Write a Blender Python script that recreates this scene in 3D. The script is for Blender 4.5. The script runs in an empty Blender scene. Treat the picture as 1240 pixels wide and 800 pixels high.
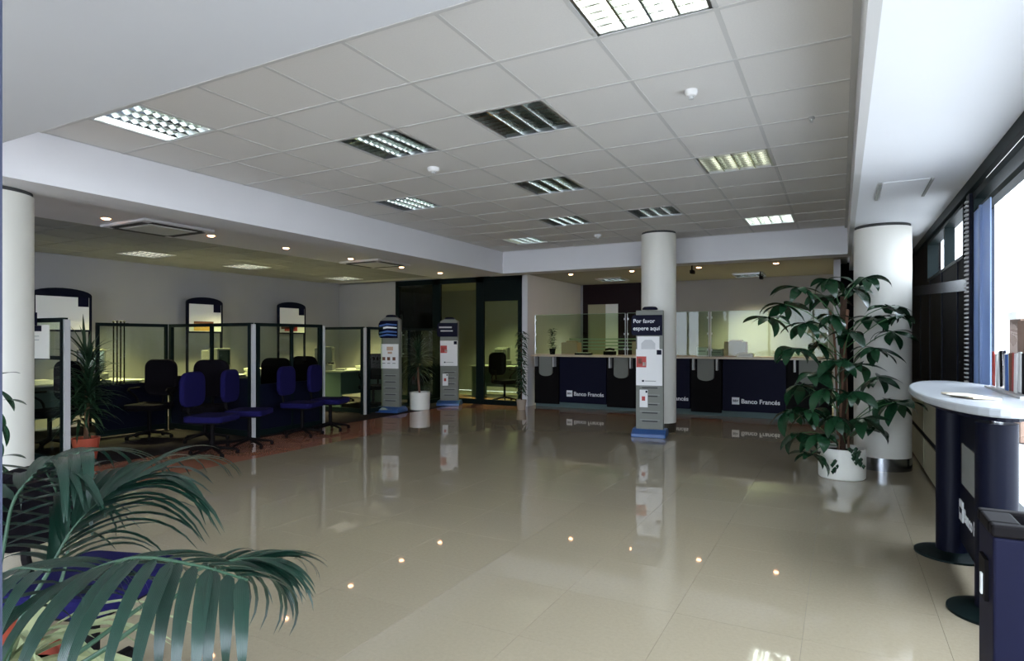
import bpy, math, random
from mathutils import Vector, Matrix
random.seed(7)
PI = math.pi
SC = bpy.context.scene
COL = SC.collection
# ---------------------------------------------------------------- camera
F, TH, HY, CH = 745.0, 0.4905, 411.0, 1.332
cd = bpy.data.cameras.new('camera'); cam = bpy.data.objects.new('camera', cd); COL.objects.link(cam)
cam.location = (0, 0, CH); cam.rotation_euler = (PI/2, 0, TH)
cd.sensor_fit = 'HORIZONTAL'; cd.sensor_width = 36; cd.lens = F/1240*36
cd.shift_y = (HY-400)/1240; cd.clip_start = 0.05; cd.clip_end = 200
SC.camera = cam
# ---------------------------------------------------------------- sky
W = bpy.data.worlds.new('sky'); SC.world = W; W.use_nodes = True
bg = W.node_tree.nodes['Background']
bg.inputs[0].default_value = (0.84, 0.90, 1.0, 1); bg.inputs[1].default_value = 4.6
# ---------------------------------------------------------------- exposure
vs = SC.view_settings
vs.view_transform = 'Standard'; vs.look = 'None'; vs.gamma = 1; vs.use_curve_mapping = False
vs.exposure = 1.08

ZT, ZS, ZL = 2.9, 2.513, 2.63      # tiled tray, soffits, office ceiling
LX, BY = -5.34, 9.65               # left and back beam faces
WX = 0.87                          # window wall
OX, OY = -10.5, 10.95              # office wall, glazed screen
CY, CB = 11.13, 13.8               # counter front, wall behind the counter

def portal(loc, rot, sx, sy):
    l = bpy.data.lights.new('daylight_portal', 'AREA'); l.shape = 'RECTANGLE'; l.size = sx; l.size_y = sy
    l.cycles.is_portal = True
    o = bpy.data.objects.new('daylight_portal', l); COL.objects.link(o); o.location = loc; o.rotation_euler = rot
portal((WX+0.14, 1.25, 1.35), (0, PI/2, 0), 2.3, 8.6)
portal((-3.2, -3.12, 1.25), (-PI/2, 0, 0), 7.4, 2.4)
portal((WX+0.14, 7.15, 2.21), (0, PI/2, 0), 0.4, 2.3)

# ---------------------------------------------------------------- materials
def nmat(name):
    m = bpy.data.materials.new(name); m.use_nodes = True
    nt = m.node_tree; return m, nt, nt.nodes['Principled BSDF']
def mat(name, col, rough=0.5, metal=0, spec=0.5, noise=0, nscale=20, bump=0, bscale=60, emit=0, ecol=None, coat=0, trans=0):
    m, nt, b = nmat(name)
    b.inputs['Base Color'].default_value = (*col, 1); b.inputs['Roughness'].default_value = rough
    b.inputs['Metallic'].default_value = metal; b.inputs['Specular IOR Level'].default_value = spec
    b.inputs['Coat Weight'].default_value = coat
    if trans: b.inputs['Transmission Weight'].default_value = trans
    tc = nt.nodes.new('ShaderNodeTexCoord')
    if noise:
        n = nt.nodes.new('ShaderNodeTexNoise'); n.inputs['Scale'].default_value = nscale; n.inputs['Detail'].default_value = 5
        nt.links.new(tc.outputs['Object'], n.inputs['Vector'])
        r = nt.nodes.new('ShaderNodeMix'); r.data_type = 'RGBA'
        r.inputs[6].default_value = (*[c*(1-noise) for c in col], 1); r.inputs[7].default_value = (*[min(1, c*(1+noise)) for c in col], 1)
        nt.links.new(n.outputs['Fac'], r.inputs[0]); nt.links.new(r.outputs[2], b.inputs['Base Color'])
    if bump:
        n = nt.nodes.new('ShaderNodeTexNoise'); n.inputs['Scale'].default_value = bscale; n.inputs['Detail'].default_value = 4
        nt.links.new(tc.outputs['Object'], n.inputs['Vector'])
        bp = nt.nodes.new('ShaderNodeBump'); bp.inputs['Strength'].default_value = bump; bp.inputs['Distance'].default_value = 0.004
        nt.links.new(n.outputs['Fac'], bp.inputs['Height']); nt.links.new(bp.outputs[0], b.inputs['Normal'])
    if emit:
        b.inputs['Emission Color'].default_value = (*(ecol or col), 1); b.inputs['Emission Strength'].default_value = emit
    return m
def glass(name, tint=(0.9, 0.95, 0.9), refl=1.0, rough=0.0):
    m = bpy.data.materials.new(name); m.use_nodes = True; nt = m.node_tree; nt.nodes.clear()
    o = nt.nodes.new('ShaderNodeOutputMaterial'); t = nt.nodes.new('ShaderNodeBsdfTransparent'); g = nt.nodes.new('ShaderNodeBsdfGlossy')
    fr = nt.nodes.new('ShaderNodeFresnel'); fr.inputs[0].default_value = 1.45
    mu = nt.nodes.new('ShaderNodeMath'); mu.operation = 'MULTIPLY'; mu.inputs[1].default_value = refl
    mx = nt.nodes.new('ShaderNodeMixShader'); t.inputs[0].default_value = (*tint, 1); g.inputs['Roughness'].default_value = rough
    L = nt.links.new
    ge = nt.nodes.new('ShaderNodeNewGeometry'); iv_ = nt.nodes.new('ShaderNodeMath'); iv_.operation = 'SUBTRACT'; iv_.inputs[0].default_value = 1
    m2 = nt.nodes.new('ShaderNodeMath'); m2.operation = 'MULTIPLY'
    L(ge.outputs['Backfacing'], iv_.inputs[1]); L(iv_.outputs[0], m2.inputs[0])
    L(fr.outputs[0], mu.inputs[0]); L(mu.outputs[0], m2.inputs[1]); L(m2.outputs[0], mx.inputs[0]); L(t.outputs[0], mx.inputs[1]); L(g.outputs[0], mx.inputs[2]); L(mx.outputs[0], o.inputs[0])
    return m
def leafmat(name, col, col2, rough=0.35, vein=0.0):
    m, nt, b = nmat(name); L = nt.links.new
    oi = nt.nodes.new('ShaderNodeObjectInfo'); tc = nt.nodes.new('ShaderNodeTexCoord')
    n = nt.nodes.new('ShaderNodeTexNoise'); n.inputs['Scale'].default_value = 9
    L(tc.outputs['Object'], n.inputs['Vector'])
    a = nt.nodes.new('ShaderNodeMath'); a.operation = 'ADD'; L(oi.outputs['Random'], a.inputs[0]); L(n.outputs['Fac'], a.inputs[1])
    h = nt.nodes.new('ShaderNodeMath'); h.operation = 'MULTIPLY'; h.inputs[1].default_value = 0.5; L(a.outputs[0], h.inputs[0])
    r = nt.nodes.new('ShaderNodeMix'); r.data_type = 'RGBA'; r.inputs[6].default_value = (*col, 1); r.inputs[7].default_value = (*col2, 1)
    L(h.outputs[0], r.inputs[0]); L(r.outputs[2], b.inputs['Base Color']); b.inputs['Roughness'].default_value = rough
    wv = nt.nodes.new('ShaderNodeTexWave'); wv.inputs['Scale'].default_value = 30; wv.bands_direction = 'Y'
    L(tc.outputs['Object'], wv.inputs['Vector'])
    bp = nt.nodes.new('ShaderNodeBump'); bp.inputs['Strength'].default_value = 0.25; bp.inputs['Distance'].default_value = 0.002
    L(wv.outputs['Fac'], bp.inputs['Height']); L(bp.outputs[0], b.inputs['Normal'])
    return m
def floormat(name, c1, c2, rough=0.03):
    m, nt, b = nmat(name); L = nt.links.new
    g = nt.nodes.new('ShaderNodeNewGeometry')
    n = nt.nodes.new('ShaderNodeTexNoise'); n.inputs['Scale'].default_value = 55; n.inputs['Detail'].default_value = 6; n.inputs['Roughness'].default_value = 0.75
    L(g.outputs['Position'], n.inputs['Vector'])
    n2 = nt.nodes.new('ShaderNodeTexNoise'); n2.inputs['Scale'].default_value = 0.9; L(g.outputs['Position'], n2.inputs['Vector'])
    oi = nt.nodes.new('ShaderNodeObjectInfo')
    mm = nt.nodes.new('ShaderNodeMath'); mm.operation = 'MULTIPLY_ADD'; mm.inputs[1].default_value = 0.10; L(oi.outputs['Random'], mm.inputs[0]); L(n.outputs['Fac'], mm.inputs[2])
    s = nt.nodes.new('ShaderNodeMath'); s.operation = 'SUBTRACT'; s.inputs[1].default_value = 0.05; L(mm.outputs[0], s.inputs[0])
    r = nt.nodes.new('ShaderNodeMix'); r.data_type = 'RGBA'; r.inputs[6].default_value = (*c1, 1); r.inputs[7].default_value = (*c2, 1)
    L(s.outputs[0], r.inputs[0]); L(r.outputs[2], b.inputs['Base Color'])
    rr = nt.nodes.new('ShaderNodeMapRange'); rr.inputs[3].default_value = rough*0.7; rr.inputs[4].default_value = rough*1.4
    L(n2.outputs['Fac'], rr.inputs[0]); L(rr.outputs[0], b.inputs['Roughness'])
    b.inputs['IOR'].default_value = 1.55; b.inputs['Specular IOR Level'].default_value = 0.6
    return m

M = {}
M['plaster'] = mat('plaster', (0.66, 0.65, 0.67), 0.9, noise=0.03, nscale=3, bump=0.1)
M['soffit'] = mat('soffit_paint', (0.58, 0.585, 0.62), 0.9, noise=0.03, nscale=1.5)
M['soffit_daylit'] = mat('soffit_paint_daylit', (0.80, 0.81, 0.84), 0.9, noise=0.03, nscale=1.5)  # lighter copy of the soffit paint: window daylight put into the colour
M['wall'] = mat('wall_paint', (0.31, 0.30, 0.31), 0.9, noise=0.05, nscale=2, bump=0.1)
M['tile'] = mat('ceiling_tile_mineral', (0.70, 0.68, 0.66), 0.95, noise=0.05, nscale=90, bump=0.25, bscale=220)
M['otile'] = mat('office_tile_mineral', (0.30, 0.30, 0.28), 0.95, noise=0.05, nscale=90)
M['rail'] = mat('ceiling_rail', (0.56, 0.55, 0.54), 0.7)
M['dark_void'] = mat('dark_void', (0.05, 0.05, 0.05), 0.9)
M['joint'] = mat('floor_joint', (0.22, 0.20, 0.17), 0.6)
M['floor'] = floormat('polished_beige_stone', (0.29, 0.245, 0.165), (0.40, 0.345, 0.25))
M['redfloor'] = floormat('polished_salmon_stone', (0.36, 0.15, 0.09), (0.48, 0.22, 0.145))
M['carpet'] = mat('dark_carpet', (0.02, 0.016, 0.018), 0.95, spec=.1, noise=.2, nscale=80)
M['column'] = mat('column_paint', (0.74, 0.72, 0.66), 0.5, noise=0.03, nscale=2)
M['chrome'] = mat('chrome', (0.75, 0.76, 0.78), 0.12, 1)
M['alu'] = mat('aluminium', (0.62, 0.64, 0.66), 0.3, 1)
M['louvre'] = mat('louvre_aluminium', (0.80, 0.84, 0.80), 0.16, 1)
M['reflector'] = mat('fixture_interior', (0.10, 0.14, 0.11), 0.35, 0.3)
M['navy'] = mat('navy_laminate', (0.004, 0.0045, 0.018), 0.6, noise=0.1)
M['navyd'] = mat('navy_dark', (0.0035, 0.0045, 0.013), 0.45)
M['black'] = mat('black_laminate', (0.0035, 0.0025, 0.003), 0.7)
M['framed'] = mat('dark_green_frame', (0.003, 0.008, 0.008), 0.5)
M['maroon'] = mat('dark_maroon_panel', (0.014, 0.006, 0.008), 0.4)
M['grey'] = mat('grey_plastic', (0.26, 0.27, 0.25), 0.4)
M['greyk'] = mat('kiosk_grey', (0.19, 0.195, 0.17), 0.5, spec=.2)
M['lgrey'] = mat('light_grey_plastic', (0.5, 0.5, 0.5), 0.4)
M['blue'] = mat('blue_plastic', (0.03, 0.09, 0.26), 0.3)
M['fabric'] = mat('blue_seat_fabric', (0.008, 0.0065, 0.055), 0.95, noise=0.15, nscale=150, bump=0.3, bscale=300)
M['bfabric'] = mat('black_seat_fabric', (0.004, 0.003, 0.005), 0.95, noise=0.2, nscale=150)
M['white'] = mat('white_card', (0.78, 0.77, 0.76), 0.6)
M['paper'] = mat('paper', (0.8, 0.78, 0.7), 0.8)
M['whitelet'] = mat('white_lettering', (0.8, 0.82, 0.84), 0.5)
M['pot'] = mat('white_glazed_pot', (0.76, 0.75, 0.68), 0.3, noise=0.03)
M['terra'] = mat('terracotta', (0.42, 0.07, 0.035), 0.7, noise=0.1)
M['beigepot'] = mat('beige_pot', (0.35, 0.28, 0.22), 0.6)
M['soil'] = mat('soil', (0.03, 0.02, 0.014), 0.95, noise=0.4, nscale=60, bump=0.8, bscale=50)
M['bark'] = mat('bark', (0.16, 0.085, 0.055), 0.85, noise=0.3, nscale=30, bump=0.6, bscale=40)
M['moss'] = mat('moss_pole', (0.05, 0.03, 0.02), 0.95, noise=0.4, nscale=50, bump=0.8)
M['leaf'] = leafmat('glossy_dark_leaf', (0.004, 0.022, 0.010), (0.016, 0.060, 0.024), 0.22)
M['palm'] = leafmat('palm_leaflet', (0.0025, 0.014, 0.009), (0.009, 0.038, 0.024), 0.30)
M['dleaf'] = leafmat('dracaena_leaf', (0.006, 0.022, 0.010), (0.018, 0.055, 0.022), 0.45)
M['vleaf'] = leafmat('pale_leaf', (0.16, 0.24, 0.12), (0.5, 0.5, 0.28), 0.45)
M['stem'] = mat('green_stem', (0.05, 0.14, 0.05), 0.5)
M['pstem'] = mat('pale_stem', (0.02, 0.06, 0.03), 0.5)
M['glass'] = glass('partition_glass', (0.90, 0.95, 0.84))
M['cglass'] = glass('counter_glass', (0.80, 0.88, 0.78), 1.0)
M['dglass'] = glass('dark_glass', (0.12, 0.17, 0.15), 1.0)
M['eglass'] = glass('entrance_glass', (0.78, 0.84, 0.68), 1.0)
M['wglass'] = glass('window_glass', (0.95, 0.98, 1.0), 0.6)
M['dsteel'] = mat('dark_steel', (0.30, 0.31, 0.33), 0.22, 1)
M['steel'] = mat('highlight_strip_metal', (0.5, 0.53, 0.6), 0.22, 1)  # metal of the added highlight strip on the cladding
M['cream'] = mat('cream_panel', (0.34, 0.31, 0.20), 0.6)
M['frost'] = mat('frosted_glass_edge', (0.30, 0.42, 0.30), 0.3)
M['deskw'] = mat('pale_desk_top', (0.40, 0.42, 0.44), 0.25, noise=0.04)
M['counterw'] = mat('counter_top', (0.55, 0.46, 0.33), 0.35, noise=0.1)
M['teal'] = mat('desk_teal_grey', (0.09, 0.13, 0.13), 0.5)
M['monitor'] = mat('computer_grey', (0.13, 0.13, 0.125), 0.5)
M['screen'] = mat('monitor_glass', (0.02, 0.03, 0.03), 0.1)
M['peach'] = mat('peach_plastic', (0.55, 0.36, 0.26), 0.6)
M['halo'] = mat('halogen', (1, 0.6, 0.35), 0.5, emit=14, ecol=(1.0, 0.50, 0.26))
M['bezel'] = mat('bezel', (0.6, 0.45, 0.36), 0.5)
M['lampdim'] = mat('office_tube', (0.9, 0.95, 0.9), 0.5, emit=1.2, ecol=(1.0, .95, .8))
M['lamp'] = mat('fluorescent_tube', (0.9, 0.95, 0.9), 0.5, emit=9, ecol=(0.95, 1.0, 0.92))
M['tubeoff'] = mat('tube_dim', (0.75, 0.8, 0.75), 0.3)
M['bluealu'] = mat('blue_grey_aluminium', (0.16, 0.22, 0.36), 0.35, 0.4)
M['bluepan'] = mat('blue_translucent_panel', (0.42, 0.52, 0.72), 0.3)
M['red'] = mat('red_print', (0.45, 0.05, 0.04), 0.6)
M['brown'] = mat('brown_print', (0.16, 0.06, 0.03), 0.6)
M['amber'] = mat('amber_print', (0.6, 0.35, 0.08), 0.6)
M['sky_print'] = mat('blue_print', (0.06, 0.14, 0.40), 0.6)
M['pave'] = mat('pavement', (0.55, 0.54, 0.52), 0.9, noise=0.1)
M['facade'] = mat('far_facade', (0.8, 0.78, 0.74), 0.9, noise=0.05)
M['brickc'] = mat('brown_masonry', (0.30, 0.20, 0.15), 0.9, noise=0.2)

for k_ in ('navy', 'navyd', 'black', 'framed', 'maroon', 'fabric', 'bfabric', 'bark', 'soil', 'moss', 'teal'):
    M[k_].node_tree.nodes['Principled BSDF'].inputs['Specular IOR Level'].default_value = 0.12
def translucent(name, col):
    m = bpy.data.materials.new(name); m.use_nodes = True; nt = m.node_tree; b = nt.nodes['Principled BSDF']; o = nt.nodes['Material Output']
    t = nt.nodes.new('ShaderNodeBsdfTranslucent'); t.inputs[0].default_value = (*col, 1); b.inputs['Base Color'].default_value = (*col, 1); b.inputs['Roughness'].default_value = .3
    mx = nt.nodes.new('ShaderNodeMixShader'); mx.inputs[0].default_value = .35
    nt.links.new(b.outputs[0], mx.inputs[1]); nt.links.new(t.outputs[0], mx.inputs[2]); nt.links.new(mx.outputs[0], o.inputs[0]); return m
M['bluepan'] = translucent('blue_translucent_panel', (0.26, 0.34, 0.50))
M['postc'] = mat('dark_blue_grey_profile', (0.05, 0.055, 0.09), 0.5, spec=.1)
# ---------------------------------------------------------------- mesh helpers
class MB:
    def __init__(s): s.v = []; s.f = []
    def add(s, vs_, fs):
        n = len(s.v); s.v += [tuple(v) for v in vs_]; s.f += [tuple(i+n for i in f) for f in fs]; return s
    def box(s, x0, y0, z0, x1, y1, z1):
        return s.add([(x0,y0,z0),(x1,y0,z0),(x1,y1,z0),(x0,y1,z0),(x0,y0,z1),(x1,y0,z1),(x1,y1,z1),(x0,y1,z1)],
                     [(0,3,2,1),(4,5,6,7),(0,1,5,4),(1,2,6,5),(2,3,7,6),(3,0,4,7)])
    def cbox(s, c, d, rot=None):
        x, y, z = [q/2 for q in d]
        P = [Vector(p) for p in ((-x,-y,-z),(x,-y,-z),(x,y,-z),(-x,y,-z),(-x,-y,z),(x,-y,z),(x,y,z),(-x,y,z))]
        if rot is not None: P = [rot @ p for p in P]
        return s.add([p+Vector(c) for p in P], [(0,3,2,1),(4,5,6,7),(0,1,5,4),(1,2,6,5),(2,3,7,6),(3,0,4,7)])
    def tube(s, pts, r, n=8, cap=True):
        pts = [Vector(p) for p in pts]; k = len(pts)
        rs = r if isinstance(r, (list, tuple)) else [r]*k
        V = []; u = None
        for i, p in enumerate(pts):
            t = (pts[min(i+1, k-1)]-pts[max(i-1, 0)]).normalized()
            if u is None: u = t.orthogonal().normalized()
            u = (u - t*u.dot(t)); u = u.normalized() if u.length > 1e-6 else t.orthogonal().normalized()
            w = t.cross(u)
            for j in range(n):
                a = 2*PI*j/n; V.append(p+(u*math.cos(a)+w*math.sin(a))*rs[i])
        Fc = [(i*n+j, i*n+(j+1) % n, (i+1)*n+(j+1) % n, (i+1)*n+j) for i in range(k-1) for j in range(n)]
        if cap: Fc += [tuple(range(n))[::-1], tuple((k-1)*n+j for j in range(n))]
        return s.add(V, Fc)
    def lathe(s, prof, c=(0, 0, 0), n=24, a0=0, a1=2*PI):
        full = abs(a1-a0-2*PI) < 1e-6; m = n if full else n+1; V = []
        for r, z in prof:
            for j in range(m):
                a = a0+(a1-a0)*j/n; V.append((c[0]+r*math.cos(a), c[1]+r*math.sin(a), c[2]+z))
        Fc = []
        for i in range(len(prof)-1):
            for j in range(n):
                j2 = (j+1) % m; Fc.append((i*m+j, i*m+j2, (i+1)*m+j2, (i+1)*m+j))
        if full:
            if prof[0][0] > 1e-5: Fc.append(tuple(range(m))[::-1])
            if prof[-1][0] > 1e-5: Fc.append(tuple((len(prof)-1)*m+j for j in range(m)))
        return s.add(V, Fc)
    def prism(s, poly, a, b, axis='y'):
        n = len(poly)
        def P(u, v, w): return (u, w, v) if axis == 'y' else ((w, u, v) if axis == 'x' else (u, v, w))
        V = [P(u, v, a) for u, v in poly]+[P(u, v, b) for u, v in poly]
        return s.add(V, [tuple(range(n)), tuple(range(2*n-1, n-1, -1))]+[(i, i+n, (i+1) % n+n, (i+1) % n) for i in range(n)])
    def mesh(s, name, m, smooth=False):
        me = bpy.data.meshes.new(name); me.from_pydata(s.v, [], s.f); me.update()
        import bmesh
        b = bmesh.new(); b.from_mesh(me); bmesh.ops.recalc_face_normals(b, faces=b.faces); b.to_mesh(me); b.free()
        me.materials.append(m)
        if smooth:
            for p in me.polygons: p.use_smooth = len(p.vertices) <= 4
        return me
    def build(s, name, m, parent=None, smooth=False, bevel=0, **kw):
        return link(name, s.mesh(name, m, smooth), parent, bevel=bevel, smooth=smooth, **kw)
def link(name, me, parent=None, loc=None, mw=None, bevel=0, smooth=False, kind=None, label=None):
    o = bpy.data.objects.new(name, me); COL.objects.link(o)
    if parent is not None: o.parent = parent
    if mw is not None: o.matrix_local = mw
    if loc is not None: o.location = loc
    if bevel:
        b = o.modifiers.new('bevel', 'BEVEL'); b.width = bevel; b.segments = 2; b.limit_method = 'ANGLE'
    if smooth and me is not None:
        try:
            e = o.modifiers.new('edge', 'EDGE_SPLIT'); e.split_angle = math.radians(40)
        except Exception: pass
    if kind: o['kind'] = kind
    if label: o['label'] = label
    return o
def thing(name, label, cat, loc=(0, 0, 0), rz=0, group=None):
    o = bpy.data.objects.new(name, None); COL.objects.link(o); o.empty_display_size = 0.1
    o.location = loc; o.rotation_euler = (0, 0, rz); o['label'] = label; o['category'] = cat
    if group: o['group'] = group
    return o
def struct(name, mb, m, parent=None, **kw):
    o = mb.build(name, m, parent, **kw); o['kind'] = 'structure'; return o
def sempty(name, loc=(0, 0, 0)):
    o = bpy.data.objects.new(name, None); COL.objects.link(o); o.location = loc; o['kind'] = 'structure'; return o
def dup(root, label=None, loc=None, rz=None, group=None):
    def cp(o, par):
        c = o.copy(); COL.objects.link(c)
        if par is not None: c.parent = par
        for ch in o.children: cp(ch, c)
        return c
    c = cp(root, None)
    if loc is not None: c.location = loc
    if rz is not None: c.rotation_euler = (0, 0, rz)
    if label: c['label'] = label
    if group: c['group'] = group
    return c
def text(body, size, m, parent, loc, rot, name='lettering', ext=0.001, align='LEFT', bold=0):
    c = bpy.data.curves.new(name, 'FONT'); c.body = body; c.size = size; c.extrude = ext; c.align_x = align; c.align_y = 'CENTER'; c.offset = bold
    t = bpy.data.objects.new(name, c); COL.objects.link(t); bpy.context.view_layer.update()
    me = bpy.data.meshes.new_from_object(t.evaluated_get(bpy.context.evaluated_depsgraph_get()))
    bpy.data.objects.remove(t); me.materials.clear(); me.materials.append(m)
    o = link(name, me, parent); o.location = loc; o.rotation_euler = rot; return o
def at(px, py, d):        # world point seen at a photo pixel at depth d metres
    a = (px-620)/F; b = (HY-py)/F; C, S = math.cos(TH), math.sin(TH)
    return Vector((d*(a*C-S), d*(a*S+C), CH+d*b))
def onz(px, py, z):
    return at(px, py, (z-CH)*F/(HY-py))

# ================================================================ STRUCTURE
# ---- floor
P = 0.565; FX0, FY0 = -0.15-11*P, 1.89-3*P
fl = struct('floor', MB().box(-10.6, -3.1, -0.12, WX+0.1, CB+0.1, -0.012), M['joint'])
tm = MB().box(0.0006, 0.0006, -0.02, P-0.0006, P-0.0006, 0).mesh('floor_tile', M['floor'])
tr = MB().box(0.0006, 0.0006, -0.02, P-0.0006, P-0.0006, 0).mesh('floor_tile', M['redfloor'])
NC = MB(); NB = MB(); NR = MB(); cnt = 0
for i in range(-8, 13):
    for j in range(-6, 22):
        x, y = FX0+i*P, FY0+j*P
        x1, y1 = min(x+P, WX-0.01), min(y+P, CB-0.01)
        if x1-x < 0.1 or x < -10.6: continue
        red = (x+P/2 < -6.0) or (10.35 < y+P/2 < 11.0 and x < 0)
        if i >= 0 and 0 <= j and y < 10.9 and x1-x > P-0.01:
            link('floor_tile', tr if red else tm, fl, loc=(x, y, 0), label='salmon border floor tile' if red else None); cnt += 1
        elif red and i >= -1 and 0 <= j and y < 10.9 and cnt < 290:
            link('floor_tile', tr, fl, loc=(x, y, 0), label='salmon border floor tile'); cnt += 1
        else:
            (NC if x+P/2 < -7.1 and y < 10.9 else (NR if red else NB)).box(x+.0006, y+.0006, -0.02, x1-.0006, y1-.0006, 0)
NB.build('outer_floor_tiles', M['floor'], fl, kind='stuff'); NC.build('booth_carpet', M['carpet'], fl, kind='stuff', label='dark floor covering inside the booths'); NR.build('outer_salmon_tiles', M['redfloor'], fl, kind='stuff')
# ---- tiled tray ceiling
GX, GY, G = -0.52, 3.03, 0.6
ce = struct('ceiling', MB().box(LX-0.1, 1.6, ZT+0.11, 0.3, BY+0.1, ZT+0.2), M['dark_void'])
tl = MB().box(0.012, 0.012, 0, G-0.012, G-0.012, 0.012).mesh('ceiling_tile', M['tile'])
LIGHTS = {(-7,-1): 1, (-1,-1): 1, (-4,4): 0, (-7,4): 0, (-5,7): 0, (-3,7): 0, (-1,4): 0.3, (-1,9): 0.8, (-5,1): 0, (-3,1): 0, (-7,9): 0.3}
for i in range(-8, 1):
    for j in range(-3, 11):
        if (i, j) in LIGHTS: continue
        link('ceiling_tile', tl, ce, loc=(GX+i*G, GY+j*G, ZT))
for i in range(-8, 2):
    x = GX+i*G; MB().box(x-.012, 1.65, ZT-0.002, x+.012, BY, ZT+.03).build('grid_rail', M['rail'], ce)
for j in range(-2, 12):
    y = GY+j*G; MB().box(LX, y-.012, ZT-0.0035, 0.1, y+.012, ZT+.03).build('grid_rail', M['rail'], ce)
# ---- soffits, fascias
struct('trim_1', MB().box(LX-0.45, -3.0, ZS, LX, BY+0.35, ZT+0.1), M['plaster'])       # left beam
struct('trim_2', MB().box(LX, BY, ZS, 0.1, BY+0.35, ZT+0.1), M['plaster'])             # back beam
struct('trim_3', MB().box(0.085, 1.82, ZS, 0.13, BY+0.35, ZT+0.1).box(0.05, 1.82, ZT-0.03, 0.085, BY, ZT+0.01), M['rail'])
struct('ceiling', MB().box(0.13, -3.0, ZS, WX+0.1, BY+3, ZS+0.12).box(0.09, -3, ZS, 0.13, 1.82, ZS+.12), M['soffit_daylit'])
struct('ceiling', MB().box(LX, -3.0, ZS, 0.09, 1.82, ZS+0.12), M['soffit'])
# ---- office ceiling (low, tiled)
oc = struct('ceiling', MB().box(OX-.1, -3.0, ZL+0.02, LX-0.45, CB, ZL+0.12).box(LX-.45, BY+.35, ZL+.02, 0.2, CB+.1, ZL+.12), M['rail'])
MB().box(-7.5, -3, ZL, LX-.45, OY, ZL+.02).build('plain_margin', M['plaster'], oc)
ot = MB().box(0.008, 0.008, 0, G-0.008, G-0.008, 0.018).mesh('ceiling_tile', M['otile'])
OL = {(-9.3, 5.63), (-9.3, 7.43), (-9.3, 9.83)}
for i in range(5):
    for j in range(19):
        x, y = -10.5+i*G, -0.07+j*G-0.3
        if any(abs(x+.3-a) < .2 and abs(y+.3-b) < .31 for a, b in OL): continue
        if y+G > OY: continue
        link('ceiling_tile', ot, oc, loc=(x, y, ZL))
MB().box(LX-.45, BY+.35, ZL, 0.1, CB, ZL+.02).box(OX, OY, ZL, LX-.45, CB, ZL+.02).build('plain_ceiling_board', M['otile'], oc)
# ---- walls
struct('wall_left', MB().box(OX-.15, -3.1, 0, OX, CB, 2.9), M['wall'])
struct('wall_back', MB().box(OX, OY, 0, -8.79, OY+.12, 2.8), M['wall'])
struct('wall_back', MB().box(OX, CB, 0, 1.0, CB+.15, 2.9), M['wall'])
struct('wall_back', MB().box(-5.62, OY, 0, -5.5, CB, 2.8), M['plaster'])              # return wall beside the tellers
struct('wall_back', MB().box(-0.1, 11.3, 0, 0.0, CB, 2.8), M['plaster'])
struct('wall_right', MB().box(WX, 5.6, 0, WX+.12, 12.2, 1.98).box(WX, 5.6, 2.42, WX+.12, 12.2, 2.7)
       .box(WX, 5.6, 1.98, WX+.12, 6.0, 2.42).box(WX, 8.3, 1.98, WX+.12, 12.2, 2.42), M['black'])
struct('wall_right', MB().box(0.0, 12.0, 0, WX, 12.1, 2.8), M['black'])
struct('wall_right', MB().box(WX, -3.2, 0, WX+.12, 5.6, 0.30), M['navyd'])
wf = struct('wall_front', MB().box(OX, -3.22, 0, -7.0, -3.1, 2.8).box(0.6, -3.22, 0, WX+.1, -3.1, 2.8).box(-7, -3.22, 2.45, .6, -3.1, 2.8), M['wall'])
# wood-look seams and added highlight strip on the dark cladding
for y in (6.3, 7.2, 8.1, 9.0):
    MB().box(WX-.012, y, 0.8, WX, y+.02, 2.0).build('cladding_batten', M['navyd'], bpy.data.objects['wall_right'])
tr_ = struct('trim_highlight', MB().prism([(5.7, 1.70), (9.5, 1.90), (9.5, 2.02), (5.7, 1.79)], WX-.03, WX-.012, 'x'), M['steel'])  # added strip standing in for a highlight on the cladding, sloped to fit
struct('trim_5', MB().box(WX-.035, -3, 2.43, WX, 9.6, ZS), M['framed'])
# cream low panels set in the dark wall
lp = struct('trim_6', MB().box(WX-.12, 5.5, 0.0, WX-.001, 9.0, 0.86), M['black'])
for y0, y1 in ((5.55, 6.15), (6.22, 7.38), (7.45, 8.6)):
    MB().box(WX-.132, y0, 0.40, WX-.12, y1, 0.80).build('panel', M['cream'], lp)
    MB().box(WX-.132, y0, 0.03, WX-.12, y1, 0.34).build('panel', M['cream'], lp)
# ---- windows
def window(name, x, y0, y1, z0, z1, mull, trans, m=None, fr=0.05):
    w = sempty(name)
    f = MB()
    f.box(x-.04, y0, z0, x+.06, y0+fr, z1).box(x-.04, y1-fr, z0, x+.06, y1, z1).box(x-.04, y0, z0, x+.06, y1, z0+fr).box(x-.04, y0, z1-fr, x+.06, y1, z1)
    f.build('window_frame', M['framed'], w)
    for y in mull: MB().box(x-.03, y-.03, z0+fr, x+.05, y+.03, z1-fr).build('mullion', M['framed'], w)
    for z in trans: MB().box(x-.02, y0+fr, z-.02, x+.04, y1-fr, z+.02).build('transom', M['framed'], w)
    ys = [y0+fr]+list(mull)+[y1-fr]
    for a, b in zip(ys, ys[1:]): MB().box(x+.01, a, z0+fr, x+.016, b, z1-fr).build('pane', m or M['wglass'], w)
    return w
w1 = window('window_1', WX+.02, -3.0, 5.55, 0.30, 2.40, (-1.5, 0.1, 1.7, 3.3), (2.27,))
MB().box(WX-.02, 4.95, 0.35, WX-.012, 5.50, 2.25).build('blue_side_panel', M['bluepan'], w1)
MB().box(WX-.035, 5.2, 0.35, WX-.02, 5.23, 2.25).build('blue_stile', M['bluealu'], w1)
window('window_2', WX+.03, 6.0, 8.3, 1.98, 2.42, (7.1,), (), fr=0.03)
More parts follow.
